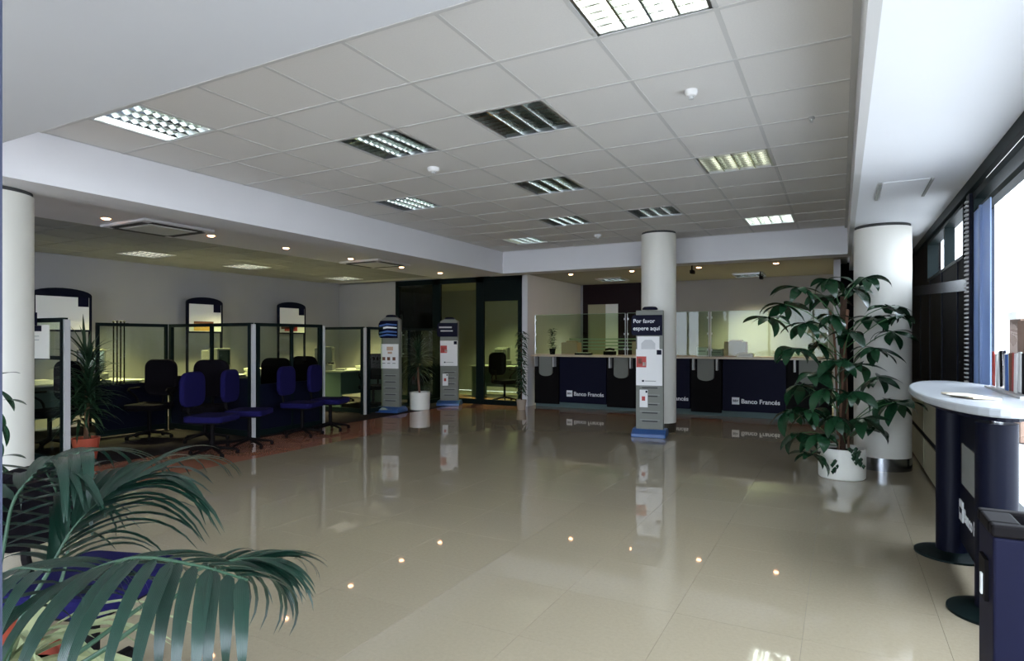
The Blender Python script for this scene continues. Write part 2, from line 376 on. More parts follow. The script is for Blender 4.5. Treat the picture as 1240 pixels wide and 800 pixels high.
w3 = sempty('window_3')
for a in range(5):
    x0 = -7+a*1.52; MB().box(x0, -3.2, 0, x0+.07, -3.1, 2.45).build('mullion', M['framed'], w3)
    MB().box(x0+.07, -3.16, 0, x0+1.52, -3.15, 2.45).build('pane', M['wglass'], w3)
# slatted blind edge
vb = thing('venetian_blind', 'narrow stacked white-slatted blind edge on the dark post by the window', 'blind', (WX-.04, 5.6, 0))
MB().box(-.0, -.06, 0.5, .03, .06, 2.40).build('backing', M['navyd'], vb)
sm = MB().box(-.018, -.035, -.006, 0, .035, .006).mesh('slat', M['lgrey'])
for k in range(58): link('slat', sm, vb, loc=(0, 0, 0.55+k*0.0315))
# left foreground door-frame edge
dq = at(-2.5, 400, 1.05)
struct('door_1', MB().cbox((dq.x, dq.y, 1.25), (0.009, 0.009, 2.5)), M['postc'])
# ---- glazed screen between hall and back office
gs = sempty('window_4')
def fb(x0, z0, x1, z1, d=.06): return MB().box(x0, OY-d/2, z0, x1, OY+d/2, z1)
for (a, b) in ((-8.79, -8.70), (-7.78, -7.58), (-6.68, -6.50), (-5.70, -5.62)): fb(a, 0, b, ZL).build('post', M['framed'], gs)
fb(-8.79, 2.52, -5.62, ZL).build('head', M['framed'], gs)
fb(-8.70, 0, -5.70, 0.1, .05).build('sill', M['framed'], gs)
fb(-6.50, 2.12, -5.70, 2.52, .05).build('dark_transom_panel', M['framed'], gs)
for (a, b, z1, m) in ((-8.70, -7.78, 2.52, 'dglass'), (-7.58, -6.68, 2.52, 'eglass'), (-6.50, -5.70, 2.12, 'eglass')):
    MB().box(a, OY-.004, 0.1, b, OY+.004, z1).build('pane', M[m], gs)
MB().tube([(-8.58, OY-.08, 0.95), (-8.58, OY-.08, 1.5)], .015).box(-8.6, OY-.08, 1.0, -8.57, OY-.004, 1.03).box(-8.6, OY-.08, 1.42, -8.57, OY-.004, 1.45).build('pull_handle', M['alu'], gs)
# ---- dark door zone behind the tellers
dr = sempty('door_2')
MB().box(-5.42, CB-.06, 0, -5.30, CB, ZL).box(-4.55, CB-.06, 0, -4.02, CB, ZL).box(-5.30, CB-.06, 2.16, -4.55, CB, ZL).build('dark_surround', M['maroon'], dr)
MB().box(-5.30, CB-.03, 0, -4.86, CB-.01, 2.16).build('pale_leaf', M['cream'], dr)
MB().box(-4.86, CB-.04, 0, -4.55, CB-.02, 2.16).build('light_leaf', M['white'], dr)
MB().box(-4.02, CB-.05, 0, -3.3, CB, ZL).build('green_black_panel', M['framed'], dr)

# ================================================================ COLUMNS
def column(label, x, y, r, h, ring=True):
    t = thing('round_column', label, 'column', (x, y, 0))
    MB().lathe([(r, 0.13 if ring else 0), (r, h-.03)], n=48).build('shaft', M['column'], t, smooth=True)
    if ring: MB().lathe([(r+.004, 0), (r+.004, .13)], n=48).build('steel_base_ring', M['dsteel'], t, smooth=True, label='polished steel base ring')
    MB().lathe([(r-.008, h-.03), (r-.008, h)], n=48).build('shadow_gap', M['dark_void'], t, smooth=True)
    return t
column('white round column in mid-hall behind the information totem with waiting sign', -2.36, 9.0, .25, ZT)
column('thick white round column by the window wall behind the large potted plant', .385, 7.5, .262, ZS)
column('pale round column at the left edge of the photo', -5.95, 2.33, .30, ZS, False)

# ================================================================ CEILING FIXTURES
def fixture(label, x, y, z, on, group, power=0, col=(1, 1, .9), spread=120, size=.6, turn=0, dp=1.0):
    t = thing('louvre_ceiling_light', label, 'light', (x, y, z), turn, group)
    h = size/2-.012
    MB().box(-h, -h, 0, -h+.018, h, .1).box(h-.018, -h, 0, h, h, .1).box(-h, -h, 0, h, -h+.018, .1).box(-h, h-.018, 0, h, h, .1).build('frame', M['alu'], t)
    MB().box(-h, -h, .095, h, h, .1).build('reflector', M['reflector'] if on < .25 else M['lgrey'], t)
    L = MB(); R = h-.02
    for k in range(1, 4):
        x_ = -R+2*R*k/4; L.prism([(x_-.006, 0.0), (x_+.006, 0.0), (x_+.022*dp, .045*dp), (x_-.022*dp, .045*dp)], -R, R, 'y')
    for k in range(1, 8):
        y_ = -R+2*R*k/8; L.box(-R, y_-.004, 0.003*dp, R, y_+.004, .04*dp)
    L.build('louvre', M['louvre'], t)
    for k in range(4):
        x_ = -R+2*R*(k+.5)/4
        MB().tube([(x_, -R+.02, .07*dp), (x_, R-.02, .07*dp)], .012, 8).build('tube', (M['lampdim'] if dp < 1 else M['lamp']) if on > .5 else (M['lampdim'] if on > .2 else M['tubeoff']), t, smooth=True)
    if power:
        l = bpy.data.lights.new('tube_light', 'AREA'); l.shape = 'SQUARE'; l.size = size*.85; l.energy = power; l.color = col; l.spread = math.radians(spread)
        o = bpy.data.objects.new('tube_light', l); COL.objects.link(o); o.parent = t; o.location = (0, 0, -.004)
        o.visible_camera = True
        l.cycles.use_multiple_importance_sampling = True
    return t
names = {(-7,-1): 'bright louvre light at the near left corner of the tiled ceiling', (-1,-1): 'bright louvre light nearest the camera at the top edge',
 (-5,1): 'dark louvre light second from the left in the near row', (-3,1): 'dark louvre light right of centre in the near row, largest of the dark ones',
 (-4,4): 'greenish louvre light in mid-ceiling behind the largest dark one', (-7,4): 'half-lit louvre light near the left beam, beyond the smoke detector',
 (-5,7): 'small flat-looking louvre light left of the mid-hall column', (-3,7): 'louvre light just in front of the mid-hall column top',
 (-1,4): 'silvery louvre light on the right side of the tray', (-1,9): 'pale louvre light at the far right end of the tray', (-7,9): 'faint louvre light at the far left corner of the tray'}
for (i, j), on in LIGHTS.items():
    fixture(names[(i, j)], GX+i*G+.3, GY+j*G+.3, ZT, on, 'louvre lights in the hall ceiling')
for lab, (x, y) in zip(('left office louvre light nearest the camera, above the first booth', 'middle office louvre light above the booths', 'far office louvre light before the back wall corner'), ((-9.3, 5.63), (-9.3, 7.43), (-9.3, 9.83))):
    fixture(lab, x, y, ZL-.01, 1, 'louvre lights over the booths', 42, (1, .93, .44), 80, dp=.25)
fixture('louvre light over the left end of the teller counter', -4.3, 12.6, ZL-.03, 1, 'louvre lights behind the counter', 8, (1, .95, .55), 100)
fixture('louvre light over the right half of the teller area', -1.6, 13.0, ZL-.03, 1, 'louvre lights behind the counter', 26, (1, .95, .55), 100)
fixture('office louvre light behind the glazed screen', -7.0, 12.4, ZL-.03, 1, 'louvre lights behind the glazed screen', 30, (.95, 1, .55), 110)
# halogen downlights
def downlight(x, y, z, label, grp, p=0.7):
    t = thing('downlight', label, 'light', (x, y, z), 0, grp)
    MB().lathe([(.045, 0), (.06, -.004), (.062, 0)], n=16).build('trim_ring', M['bezel'], t, smooth=True)
    MB().lathe([(.001, -.012), (.03, -.010), (.042, 0)], n=16).build('lamp', M['halo'], t, smooth=True)
    l = bpy.data.lights.new('halogen_light', 'SPOT'); l.energy = p; l.color = (1, .62, .36); l.spot_size = 1.9; l.spot_blend = .9; l.shadow_soft_size = .04
    o = bpy.data.objects.new('halogen_light', l); COL.objects.link(o); o.parent = t; o.location = (0, 0, -.05)
    return t
ordn = ('first', 'second', 'third', 'fourth', 'fifth', 'sixth')
for k, (px, py) in enumerate(((119,266), (251,286), (350,300), (428,313), (492,323), (541,330))):
    p = onz(px, py, ZL); downlight(-6.95 if k < 5 else -6.9, p.y, ZL, 'small warm downlight over the booth fronts, %s from the left' % ordn[k], 'downlights over the booths')
for k, (px, py) in enumerate(((687,331), (762,327), (845,323), (940,319))):
    p = onz(px, py, ZL); downlight(p.x, 11.35, ZL, 'small warm downlight over the teller counter, %s from the left' % ordn[k], 'downlights over the counter', 4.5)
def detector(loc, label, r=.055):
    t = thing('smoke_detector', label, 'detector', loc)
    MB().lathe([(r, 0), (r, -.018), (r*.75, -.035), (.001, -.04)], n=20).build('base', M['white'], t, smooth=True)
    MB().lathe([(r*.4, -.03), (r*.4, -.055), (.001, -.06)], n=12).build('sensor', M['lgrey'], t, smooth=True)
detector((-3.28, 4.62, ZT), 'white smoke detector on the tile left of ceiling centre')
detector((-.83, 3.95, ZT), 'flat white detector on the tile near the right-hand rail line', .04)
detector((-3.2, 8.72, ZT), 'tiny white detector at the far end left of the column')
t = thing('sprinkler_stub', 'tiny metal stub under the right column of tiles', 'sprinkler', (-.18, 4.82, ZT)); MB().lathe([(.02, 0), (.02, -.02), (.008, -.02), (.008, -.04)], n=10).build('stub', M['alu'], t)
# air-conditioning cassettes
def cassette(x, y, label, s=.84):
    t = thing('air_conditioning_cassette', label, 'air vent', (x, y, ZL), 0, 'ceiling cassettes over the booths'); h = s/2
    MB().box(-h, -h, -.03, h, h, 0).build('panel', M['plaster'], t, bevel=.01)
    for a in range(4):
        R = Matrix.Rotation(a*PI/2, 4, 'Z')
        m = MB().box(-h*.72, -h*.9, -.036, h*.72, -h*.72, -.03); m.v = [tuple(R @ Vector(v)) for v in m.v]; m.build('slot', M['dark_void'], t)
    MB().box(-h*.62, -h*.62, -.04, h*.62, h*.62, -.03).build('intake_grille', M['lgrey'], t)
cassette(-6.95, 4.35, 'large white ceiling cassette over the near booths')
cassette(-6.95, 8.1, 'small-looking white ceiling cassette further back over the booths')
hp = thing('access_hatch', 'white rectangular hatch with two dark slots in the ceiling by the window', 'hatch', (.43, 5.72, ZS))
MB().box(-.15, -.32, -.006, .15, .32, 0).build('plate', M['soffit_daylit'], hp, bevel=.003)
MB().box(-.175, -.32, -.009, -.155, .32, 0).build('slot', M['grey'], hp); MB().box(.155, -.32, -.009, .175, .32, 0).build('slot', M['grey'], hp)
def cctv(loc, label):
    t = thing('security_camera', label, 'camera', loc)
    MB().tube([(0, 0, 0), (0, 0, -.1)], .012).build('bracket', M['black'], t)
    MB().cbox((0.02, -.05, -.12), (.06, .16, .06)).build('housing', M['black'], t, bevel=.006)
cctv((-2.3, 11.0, ZL), 'small dark camera under the ceiling right of the column')
cctv((-1.35, 12.6, ZL), 'black camera hanging over the right teller area')

# ================================================================ COUNTER
ct = thing('teller_counter', 'long navy and black bank counter along the back of the hall', 'counter', (0, CY, 0))
XL, XR = -5.42, -.12
MB().box(XL, .08, 0, XR, .14, 1.0).box(XL, .06, 0, XR, .10, .09).build('carcass', M['black'], ct)
MB().box(XL, .04, 0, XR, .08, .10).build('plinth', M['teal'], ct)
bays = [(-4.88, -3.92), (-3.30, -2.36), (-1.80, -.80)]
for a, b in bays:
    MB().box(a, .0, .10, b, .08, 1.0).build('navy_panel', M['navy'], ct, bevel=.004)
    lg = MB().box(a+.15, -.006, .22, a+.27, 0, .34).build('logo_square', M['whitelet'], ct)
    text('BBV', .052, M['navy'], ct, (a+.21, -.0065, .28), (PI/2, 0, 0), 'logo_lettering', align='CENTER', bold=.0012)
    text('Banco Francés', .105, M['whitelet'], ct, (a+.30, -.002, .275), (PI/2, 0, 0), 'lettering', bold=.002)
for a, b in ((XL, -4.9), (-3.90, -3.32), (-2.34, -1.82), (-.78, -.14)):
    MB().box(a, -.02, .06, b, .08, 1.0).build('black_pilaster', M['black'], ct, bevel=.004)
    c = (a+b)/2; w = .14
    poly = [(c-w, 1.0), (c-w, .68)]+[(c-w*math.cos(q), .68-.07*math.sin(q)) for q in [PI*k/10 for k in range(1, 10)]]+[(c+w, .68), (c+w, 1.0)]
    MB().prism(poly, -.06, -.02, 'y').build('tongue_panel', M['greyk'], ct)
    for s in (-1, 1):
        MB().box(c+s*.20-.014, -.14, .80, c+s*.20+.014, -.02, 1.0).build('shelf_bracket', M['lgrey'], ct)
wt = MB().box(XL, -.20, 1.0, XR, .45, 1.035).build('worktop', M['counterw'], None, bevel=.004)
wt.location = (0, CY, 0); wt['label'] = 'long pale wooden worktop on the bank counter'; wt['category'] = 'worktop'
# glass screens on the counter
def screen(a, b, label, z1=1.82):
    t = thing('glass_screen', label, 'screen', ((a+b)/2, CY-.05, 1.035), 0, 'glass screens on the teller counter'); h = (b-a)/2-.01
    MB().box(-h, -.004, 0.02, h, .004, z1-1.035).build('pane', M['cglass'], t)
    MB().box(-h, -.006, z1-1.035, h, .006, z1-1.035+.006).build('top_edge', M['frost'], t)
    for s in (-1, 1):
        MB().tube([(s*h, 0, 0), (s*h, 0, z1-1.04)], .008, 8).build('rod', M['alu'], t)
        for z in (.12, .4, .68): MB().lathe([(.001, -.018), (.018, -.018), (.018, .018), (.001, .018)], (s*(h-.01), 0, z), 10).build('clamp', M['alu'], t)
    return t
screen(-5.40, -3.52, 'glass screen at the left end of the counter, before the dark doorway')
screen(-3.50, -2.02, 'glass screen passing behind the mid-hall column')
screen(-2.00, -.16, 'glass screen at the right end of the counter, partly behind the big plant')
rl = thing('privacy_strips', 'four pale horizontal strips above the counter before the doorway', 'rail', (-4.1, CY+.42, 1.035))
for k in range(4): MB().box(-.75, 0, .10+k*.065, .75, .01, .125+k*.065).build('strip', M['frost'], rl)
for s in (-.74, .74): MB().box(s-.01, .01, 0, s+.01, .03, .33).build('upright', M['alu'], rl)
def cbx(name, label, cat, x, y, z, w, d, h, m, extra=None):
    t = thing(name, label, cat, (x, y, z)); MB().box(-w/2, -d/2, 0, w/2, d/2, h).build('body', M[m], t, bevel=.006)
    if extra: extra(t, w, d, h)
    return t
def slotx(t, w, d, h): MB().box(-w*.35, -d/2-.003, h*.55, w*.35, -d/2, h*.62).build('slot', M['dark_void'], t); MB().box(-w*.42, -d*.4, h, w*.42, d*.4, h+.01).build('lid', M['paper'], t)
cbx('receipt_box', 'white box on the counter right of the column', 'box', -2.16, CY-.0+.12, 1.035, .19, .2, .16, 'white', slotx)
def mon(t, w, d, h):
    MB().box(-w*.42, d/2, h*.14, w*.42, d/2+.004, h*.9).build('screen', M['screen'], t); MB().box(-w*.3, -d*.1, h, w*.3, d*.4, h+.03).build('vent_hump', M['peach'], t)
back = CY+.22
cbx('cash_terminal', 'peach-coloured terminal on the counter beside the small plant', 'computer', -4.72, back, 1.035, .34, .24, .24, 'peach', mon)
cbx('cash_terminal', 'peach terminal on the counter just left of the totem', 'computer', -3.28, back, 1.035, .34, .24, .26, 'peach', mon)
cbx('cash_terminal', 'peach-topped terminal right of the white box', 'computer', -1.62, back, 1.035, .36, .24, .26, 'peach', mon)
cbx('ticket_printer', 'dark low printer beside the right-hand terminal', 'printer', -1.95+.02, back, 1.035, .22, .24, .12, 'grey', slotx)
cbx('leaflet_tray', 'low pale tray on the counter right of the terminal', 'tray', -1.42, CY-.135, 1.035, .26, .14, .06, 'paper', slotx)
cbx('telephone', 'small black telephone on the counter before the pale doorway', 'telephone', -3.95, CY+.3, 1.035, .2, .2, .07, 'black', lambda t, w, d, h: MB().tube([(-.09, 0, h+.03), (0, 0, h+.045), (.09, 0, h+.03)], .022).build('handset', M['black'], t, smooth=True))
cbx('document_scanner', 'black flat device on the counter near the left end', 'scanner', -4.42, CY+.11, 1.035, .3, .2, .035, 'black', slotx)

# ================================================================ TOTEMS
def totem(label, loc, rz, kind, group='information totems'):
    t = thing('information_totem', label, 'sign stand', loc, rz)
    W_ = .185
    poly = [(-W_, .06), (-W_, 1.735), (W_, 1.735), (W_, .06)] if kind == 'wait' else [(-W_, .06), (-W_, 1.70), (-W_*.55, 1.745), (W_*.55, 1.745), (W_, 1.70), (W_, .06)]
    MB().prism(poly, -.05, .05, 'y').build('body', M['greyk'], t, bevel=.006)
    MB().prism([(-.20, 0), (.20, 0), (.20, .05), (.13, .10), (-.10, .10), (-.20, .05)], -.23, .23, 'x').build('foot', M['blue'], t, bevel=.008, label='blue foot')
    MB().lathe([(.001, 1.79), (.08, 1.785), (.105, 1.765), (.105, 1.745)], n=20).build('cap', M['navy'], t, smooth=True)
    for k in range(5):
        MB().box(-.10, -.056, .20+k*.115, .11, -.05, .216+k*.115).build('leaflet_slot', M['dark_void'], t)
        MB().box(-.13, -.062, .222+k*.115, .14, -.05, .23+k*.115).build('slot_lip', M['grey'], t)
    if kind != 'photo':
        q = [(-.245, 1.42), (-.225, 1.39), (.175, 1.39), (.175, 1.67), (-.215, 1.67), (-.245, 1.63)]
        sg = MB().prism(q, -.075, -.052, 'y').build('header_sign', M['navy'], t, bevel=.004)
        if kind == 'wait':
            text('Por favor', .078, M['whitelet'], sg, (-.22, -.0768, 1.585), (PI/2, 0, 0), bold=.0006)
            text('espere aquí', .078, M['whitelet'], sg, (-.22, -.0768, 1.485), (PI/2, 0, 0), bold=.0006)
        else:
            MB().box(-.20, -.077, 1.565, .06, -.075, 1.595).build('printed_line', M['lgrey'], sg); MB().box(-.17, -.077, 1.495, .08, -.075, 1.52).build('printed_line', M['lgrey'], sg)
    else:
        q = [(-.23, 1.42), (-.19, 1.36), (.16, 1.36), (.16, 1.68), (-.19, 1.68), (-.23, 1.62)]
        sg = MB().prism(q, -.075, -.052, 'y').build('header_sign', M['navy'], t, bevel=.004)
        for k, (z, m) in enumerate(((1.60, 'sky_print'), (1.545, 'whitelet'), (1.47, 'sky_print'), (1.41, 'sky_print'))):
            MB().prism([(-.21, z), (-.05, z+.03), (.15, z+.01), (.15, z-.012), (-.05, z-.005), (-.21, z-.03)], -.077, -.075, 'y').build('printed_swirl', M[m], sg)
    zp = 1.36 if kind != 'photo' else 1.30
    if kind == 'wait':
        MB().box(-.165, -.062, 1.20, .135, -.05, 1.375).build('leaflet_holder', M['white'], t)
        MB().prism([(-.11, 1.2), (-.11, 1.28), (-.06, 1.33), (.03, 1.33), (.08, 1.28), (.08, 1.2)], -.064, -.062, 'y').build('leaflet_curve', M['lgrey'], t)
        po = MB().box(-.18, -.07, .70, .175, -.055, 1.20).build('poster', M['white'], t)
        zt = 1.2
    else:
        po = MB().box(-.18, -.07, .80, .175, -.055, zp-.05).build('poster', M['white'], t); zt = zp-.05
    pr = lambda x0, z0, x1, z1, m: MB().box(x0, -.0715, z0, x1, -.07, z1).build('print', M[m], po)
    if kind == 'photo':
        pr(-.06, zt-.12, .07, zt-.05, 'peach'); pr(-.04, zt-.18, .05, zt-.14, 'peach')
        for x in (-.12, -.02, .09): pr(x-.03, zt-.30, x+.03, zt-.24, 'brown'); pr(x-.03, zt-.36, x+.03, zt-.345, 'grey')
    else:
        pr(.10, zt-.075, .165, zt-.01, 'navy'); pr(-.175, zt-.25, -.04, zt-.10, 'red'); pr(-.15, zt-.20, -.10, zt-.13, 'brown'); pr(-.09, zt-.23, -.05, zt-.18, 'paper')
        pr(-.10, zt-.45, -.07, zt-.425, 'navy'); pr(-.06, zt-.443, .09, zt-.433, 'grey')
        lf = MB().box(-.13, -.075, .40, -.02, -.056, .64).build('loose_leaflet', M['white'], t)
        MB().box(-.10, -.0765, .49, -.055, -.075, .55).build('print', M['red'], lf); MB().box(-.05, -.0765, .60, -.025, -.075, .63).build('print', M['navy'], lf)
    return t
totem('tall grey totem with navy sign saying por favor espere aquí before the column', (-2.33, 8.42, 0), math.radians(8), 'wait')
totem('grey totem with a two-line navy sign standing before the glazed screen', (-7.02, 10.45, 0), math.radians(22), 'info')
totem('grey totem with blue swirl header at the end of the booths', (-7.32, 8.98, 0), math.radians(10), 'photo')

# ================================================================ PLANTS
def leafmesh(name, L, Wd, droop, m, n=8, fold=.25, wave=0, pk=.45):
    V = []; Fc = []
    ang = 0; x = 0; z = 0
    for i in range(n+1):
        s = i/n
        w = Wd/2*(math.sin(PI*min(1, s/pk*.5)) if s < pk else math.cos(PI/2*(s-pk)/(1-pk)))**.8 if 0 < s < 1 else 0.0008
        if s == 0: w = Wd*.06
        a = -droop*s*s
        if i: x += L/n*math.cos(a); z += L/n*math.sin(a)
        up = abs(w)*fold
        V += [(x, w, z+up+wave*math.sin(s*14)*.01), (x, 0, z), (x, -w, z+up-wave*math.sin(s*14)*.01)]
    for i in range(n):
        a = i*3; Fc += [(a, a+1, a+4, a+3), (a+1, a+2, a+5, a+4)]
    me = bpy.data.meshes.new(name); me.from_pydata(V, [], Fc); me.materials.append(m)
    for p in me.polygons: p.use_smooth = True
    me.update(); return me
def orient(pos, d, up=(0, 0, 1), sc=1.0, roll=0):
    d = Vector(d).normalized(); up = Vector(up)
    y = up.cross(d)
    if y.length < 1e-3: y = Vector((0, 1, 0))
    y.normalize(); z = d.cross(y)
    R = Matrix((d, y, z)).transposed().to_4x4()
    return Matrix.Translation(pos) @ R @ Matrix.Rotation(roll, 4, 'X') @ Matrix.Scale(sc, 4)
def bez(pts, n):      # Catmull-Rom through points
    pts = [Vector(p) for p in pts]; P_ = [2*pts[0]-pts[1]]+pts+[2*pts[-1]-pts[-2]]; out = []
    segs = len(pts)-1
    for k in range(n+1):
        u = k/n*segs; i = min(int(u), segs-1); t = u-i; a, b, c, d = P_[i:i+4]
        out.append(.5*((2*b)+(c-a)*t+(2*a-5*b+4*c-d)*t*t+(3*b-a-3*c+d)*t**3))
    return out
def pot(parent, r0, r1, h, m, n=32):
    MB().lathe([(r0*.95, 0), (r0, .01), (r1, h-.01), (r1, h), (r1-.018, h), (r1-.02, h-.05)], n=n).build('pot', M[m], parent, smooth=True)
    MB().lathe([(.001, h-.04), (r1-.018, h-.04)], n=n).build('soil', M['soil'], parent)
# --- big compound-leaf plant by the window column
sp = thing('umbrella_plant', 'big glossy dark-green umbrella plant in a white drum pot beside the window column', 'plant', (0.01, 6.78, 0))
pot(sp, .205, .21, .29, 'pot')
MB().lathe([(.19, 0), (.2, .015), (.2, .03)], n=32).build('saucer', M['black'], sp)
o0 = Vector((0.01, 6.78, 0)); Dp = 5.98
MB().tube([(0, 0, .25), (.01, .02, 1.0), (.015, .02, 1.75)], [.035, .033, .03], 12).build('moss_pole', M['moss'], sp, smooth=True)
for k in range(3):
    a = k*2.1; MB().tube(bez([(.06*math.cos(a), .06*math.sin(a), .25), (.05*math.cos(a+.5), .05*math.sin(a+.5), .8), (.06*math.cos(a+1), .05*math.sin(a+1), 1.3), (.1*math.cos(a+1), .1*math.sin(a+1), 1.62)], 10), .011, 8).build('stem', M['bark'], sp, smooth=True)
LM = [leafmesh('leaf', .30, .12, dr_, M['leaf'], fold=.18) for dr_ in (.5, .9, 1.3)]
clus = [(1003,342,.0),(968,352,-.1),(1032,352,.1),(1048,340,-.15),(1075,375,0),(1090,385,-.1),(1000,362,.3),(950,372,.1),(932,388,-.1),(975,395,-.25),(1008,385,-.3),(1055,388,.2),
 (1030,405,-.3),(990,420,.1),(960,425,-.2),(1060,425,-.2),(1080,405,.2),(1012,440,-.35),(1040,445,-.3),(985,455,-.2),(968,470,0),(1000,475,-.35),(1035,478,-.35),(1062,460,.1),
 (955,500,-.1),(980,500,-.3),(1012,508,-.35),(1045,510,-.2),(1075,487,0),(1088,490,-.25),(970,528,-.1),(995,530,-.35),(1055,520,.2),(983,553,-.15)]
rnd = random.Random(3); nl = 0
for (px, py, dd) in clus:
    c = at(px, py-4, Dp+dd)-o0
    hz = math.hypot(c.x, c.y); zb = max(.3, min(1.65, c.z-.15-.35*hz))
    base = Vector((rnd.uniform(-.03, .03), rnd.uniform(-.03, .03), zb))
    mid = base.lerp(c, .6)+Vector((0, 0, .05))
    MB().tube(bez([base, mid, c], 6), .0045, 6).build('petiole', M['stem'], sp, smooth=True)
    out = Vector((c.x, c.y, 0)); out = out.normalized() if out.length > .01 else Vector((1, 0, 0))
    a0 = math.atan2(out.y, out.x); n_ = 8
    for k in range(n_):
        a = a0+(k-(n_-1)/2)*.8+rnd.uniform(-.2, .2)
        d = Vector((math.cos(a), math.sin(a), rnd.uniform(-.55, .35)-.15))
        link('leaf', rnd.choice(LM), sp, mw=orient(c, d, sc=rnd.uniform(.55, 1.05), roll=rnd.uniform(-.4, .4))); nl += 1
# trailing ivy on the pot
iv = MB()
for (dx, z) in [(-.02, .30), (.02, .27), (.05, .24), (0, .24), (.07, .20), (.03, .21), (-.14, .18), (-.16, .10), (-.15, .14), (.04, .29), (.06, .17)]:
    C, S = math.cos(TH), math.sin(TH); r = .222; w = -math.sqrt(max(0, r*r-dx*dx)); c = Vector((dx*C-w*S, dx*S+w*C, z))
    for q in range(3):
        e = Vector((rnd.uniform(-.03, .03), 0, rnd.uniform(-.03, .02))); u = Vector((C, S, 0))*.022; v = Vector((0, 0, .03)); p = c+Vector((C, S, 0))*e.x+Vector((0, 0, e.z))
        iv.add([p-u, p-v, p+u, p+v*.6, p-Vector((-S, C, 0))*.01], [(0, 1, 4), (1, 2, 4), (2, 3, 4), (3, 0, 4)])
iv.build('trailing_ivy', M['leaf'], sp)
# --- strap-leaf plants (dracaena / yucca) : foliage is one mass of narrow leaves
def strap(mb, base, d, L, Wd, droop, n=6):
    d = Vector(d).normalized(); side = Vector((0, 0, 1)).cross(d)
    side = side.normalized() if side.length > 1e-3 else Vector((1, 0, 0))
    p = Vector(base); V = []; dirv = d.copy()
    for i in range(n+1):
        s = i/n; w = Wd/2*(1-s**2.5)*(0.5+.5*min(1, s*4))+.0006
        V += [p-side*w, p+Vector((0, 0, -w*.4)), p+side*w]
        dirv = (dirv+Vector((0, 0, -droop/n*(.5+s)))).normalized(); p = p+dirv*L/n
    mb.add(V, [q for i in range(n) for q in ((i*3, i*3+1, i*3+4, i*3+3), (i*3+1, i*3+2, i*3+5, i*3+4))])
def strapplant(t, heads, seed, nleaf=60, L=.4, Wd=.03, m='dleaf', droop=1.6):
    r = random.Random(seed)
    for (hx, hy, hz, len_) in heads:
        mb = MB()
        for k in range(nleaf):
            s = k/nleaf; a = k*2.4; el = 1.35-1.5*(1-s)+r.uniform(-.15, .15)
            strap(mb, (hx, hy, hz-len_*(1-s)), (math.cos(a)*math.cos(el), math.sin(a)*math.cos(el), math.sin(el)), L*r.uniform(.75, 1.1), Wd, droop*r.uniform(.7, 1.2))
        mb.build('foliage', M[m], t, smooth=False)
dp = thing('dracaena', 'slender dracaena in a white cylinder pot before the glazed screen', 'plant', (-7.1, 9.55, 0))
pot(dp, .19, .195, .33, 'pot'); MB().lathe([(.18, 0), (.19, .012)], n=24).build('saucer', M['black'], dp)
MB().tube(bez([(0, 0, .28), (-.03, 0, .5), (-.05, .01, .8)], 6), .022, 10).build('trunk', M['bark'], dp, smooth=True)
strapplant(dp, [(-.05, .01, 1.15, .45)], 4, 110, .42, .022)
yp = thing('yucca', 'dark yucca in a terracotta pot at the near end of the booths', 'plant', (-7.36, 3.78, 0))
pot(yp, .10, .135, .25, 'terra')
MB().tube(bez([(0, 0, .2), (.02, 0, .5), (0, .02, .9)], 6), .025, 10).build('trunk', M['bark'], yp, smooth=True)
MB().tube(bez([(.03, 0, .2), (.06, -.02, .4), (.1, -.03, .6)], 6), .02, 10).build('trunk', M['bark'], yp, smooth=True)
strapplant(yp, [(0, .02, 1.12, .45), (.12, -.03, .85, .3), (-.12, .0, .7, .3)], 9, 60, .40, .035, droop=1.3)
strapplant(yp, [(-.02, 0, 1.2, .05)], 2, 6, .42, .035, droop=.5)
vp = thing('climbing_plant', 'climbing plant on a pole in a small beige pot by the counter end', 'plant', (-5.36, 10.42, 0))
pot(vp, .075, .095, .19, 'beigepot')
MB().tube([(0, 0, .15), (0, 0, 1.45)], .014, 8).build('moss_pole', M['moss'], vp)
r_ = random.Random(5); fm = MB()
for k in range(150):
    z = .3+1.2*(k/150); a = k*2.4; el = r_.uniform(-.6, .5); rr = .03
    strap(fm, (rr*math.cos(a), rr*math.sin(a), z), (math.cos(a)*math.cos(el), math.sin(a)*math.cos(el), math.sin(el)), r_.uniform(.10, .2 if z > 1.1 else .15), .05, 1.2, 4)
fm.build('foliage', M['dleaf'], vp)
cp = thing('counter_plant', 'small bushy plant in a dark pot on the left end of the counter', 'plant', (-5.08, CY+.1, 1.035))
pot(cp, .05, .065, .12, 'black', 16); fm = MB()
for k in range(90):
    z = .1+.42*(k/90); a = k*2.4; el = r_.uniform(-.1, .9)
    strap(fm, (.02*math.cos(a), .02*math.sin(a), z), (math.cos(a)*math.cos(el), math.sin(a)*math.cos(el), math.sin(el)), r_.uniform(.06, .12), .03, .8, 4)
fm.build('foliage', M['leaf'], cp)
MB().tube([(0, 0, .08), (0, 0, .5)], .006, 6).build('stem', M['stem'], cp)
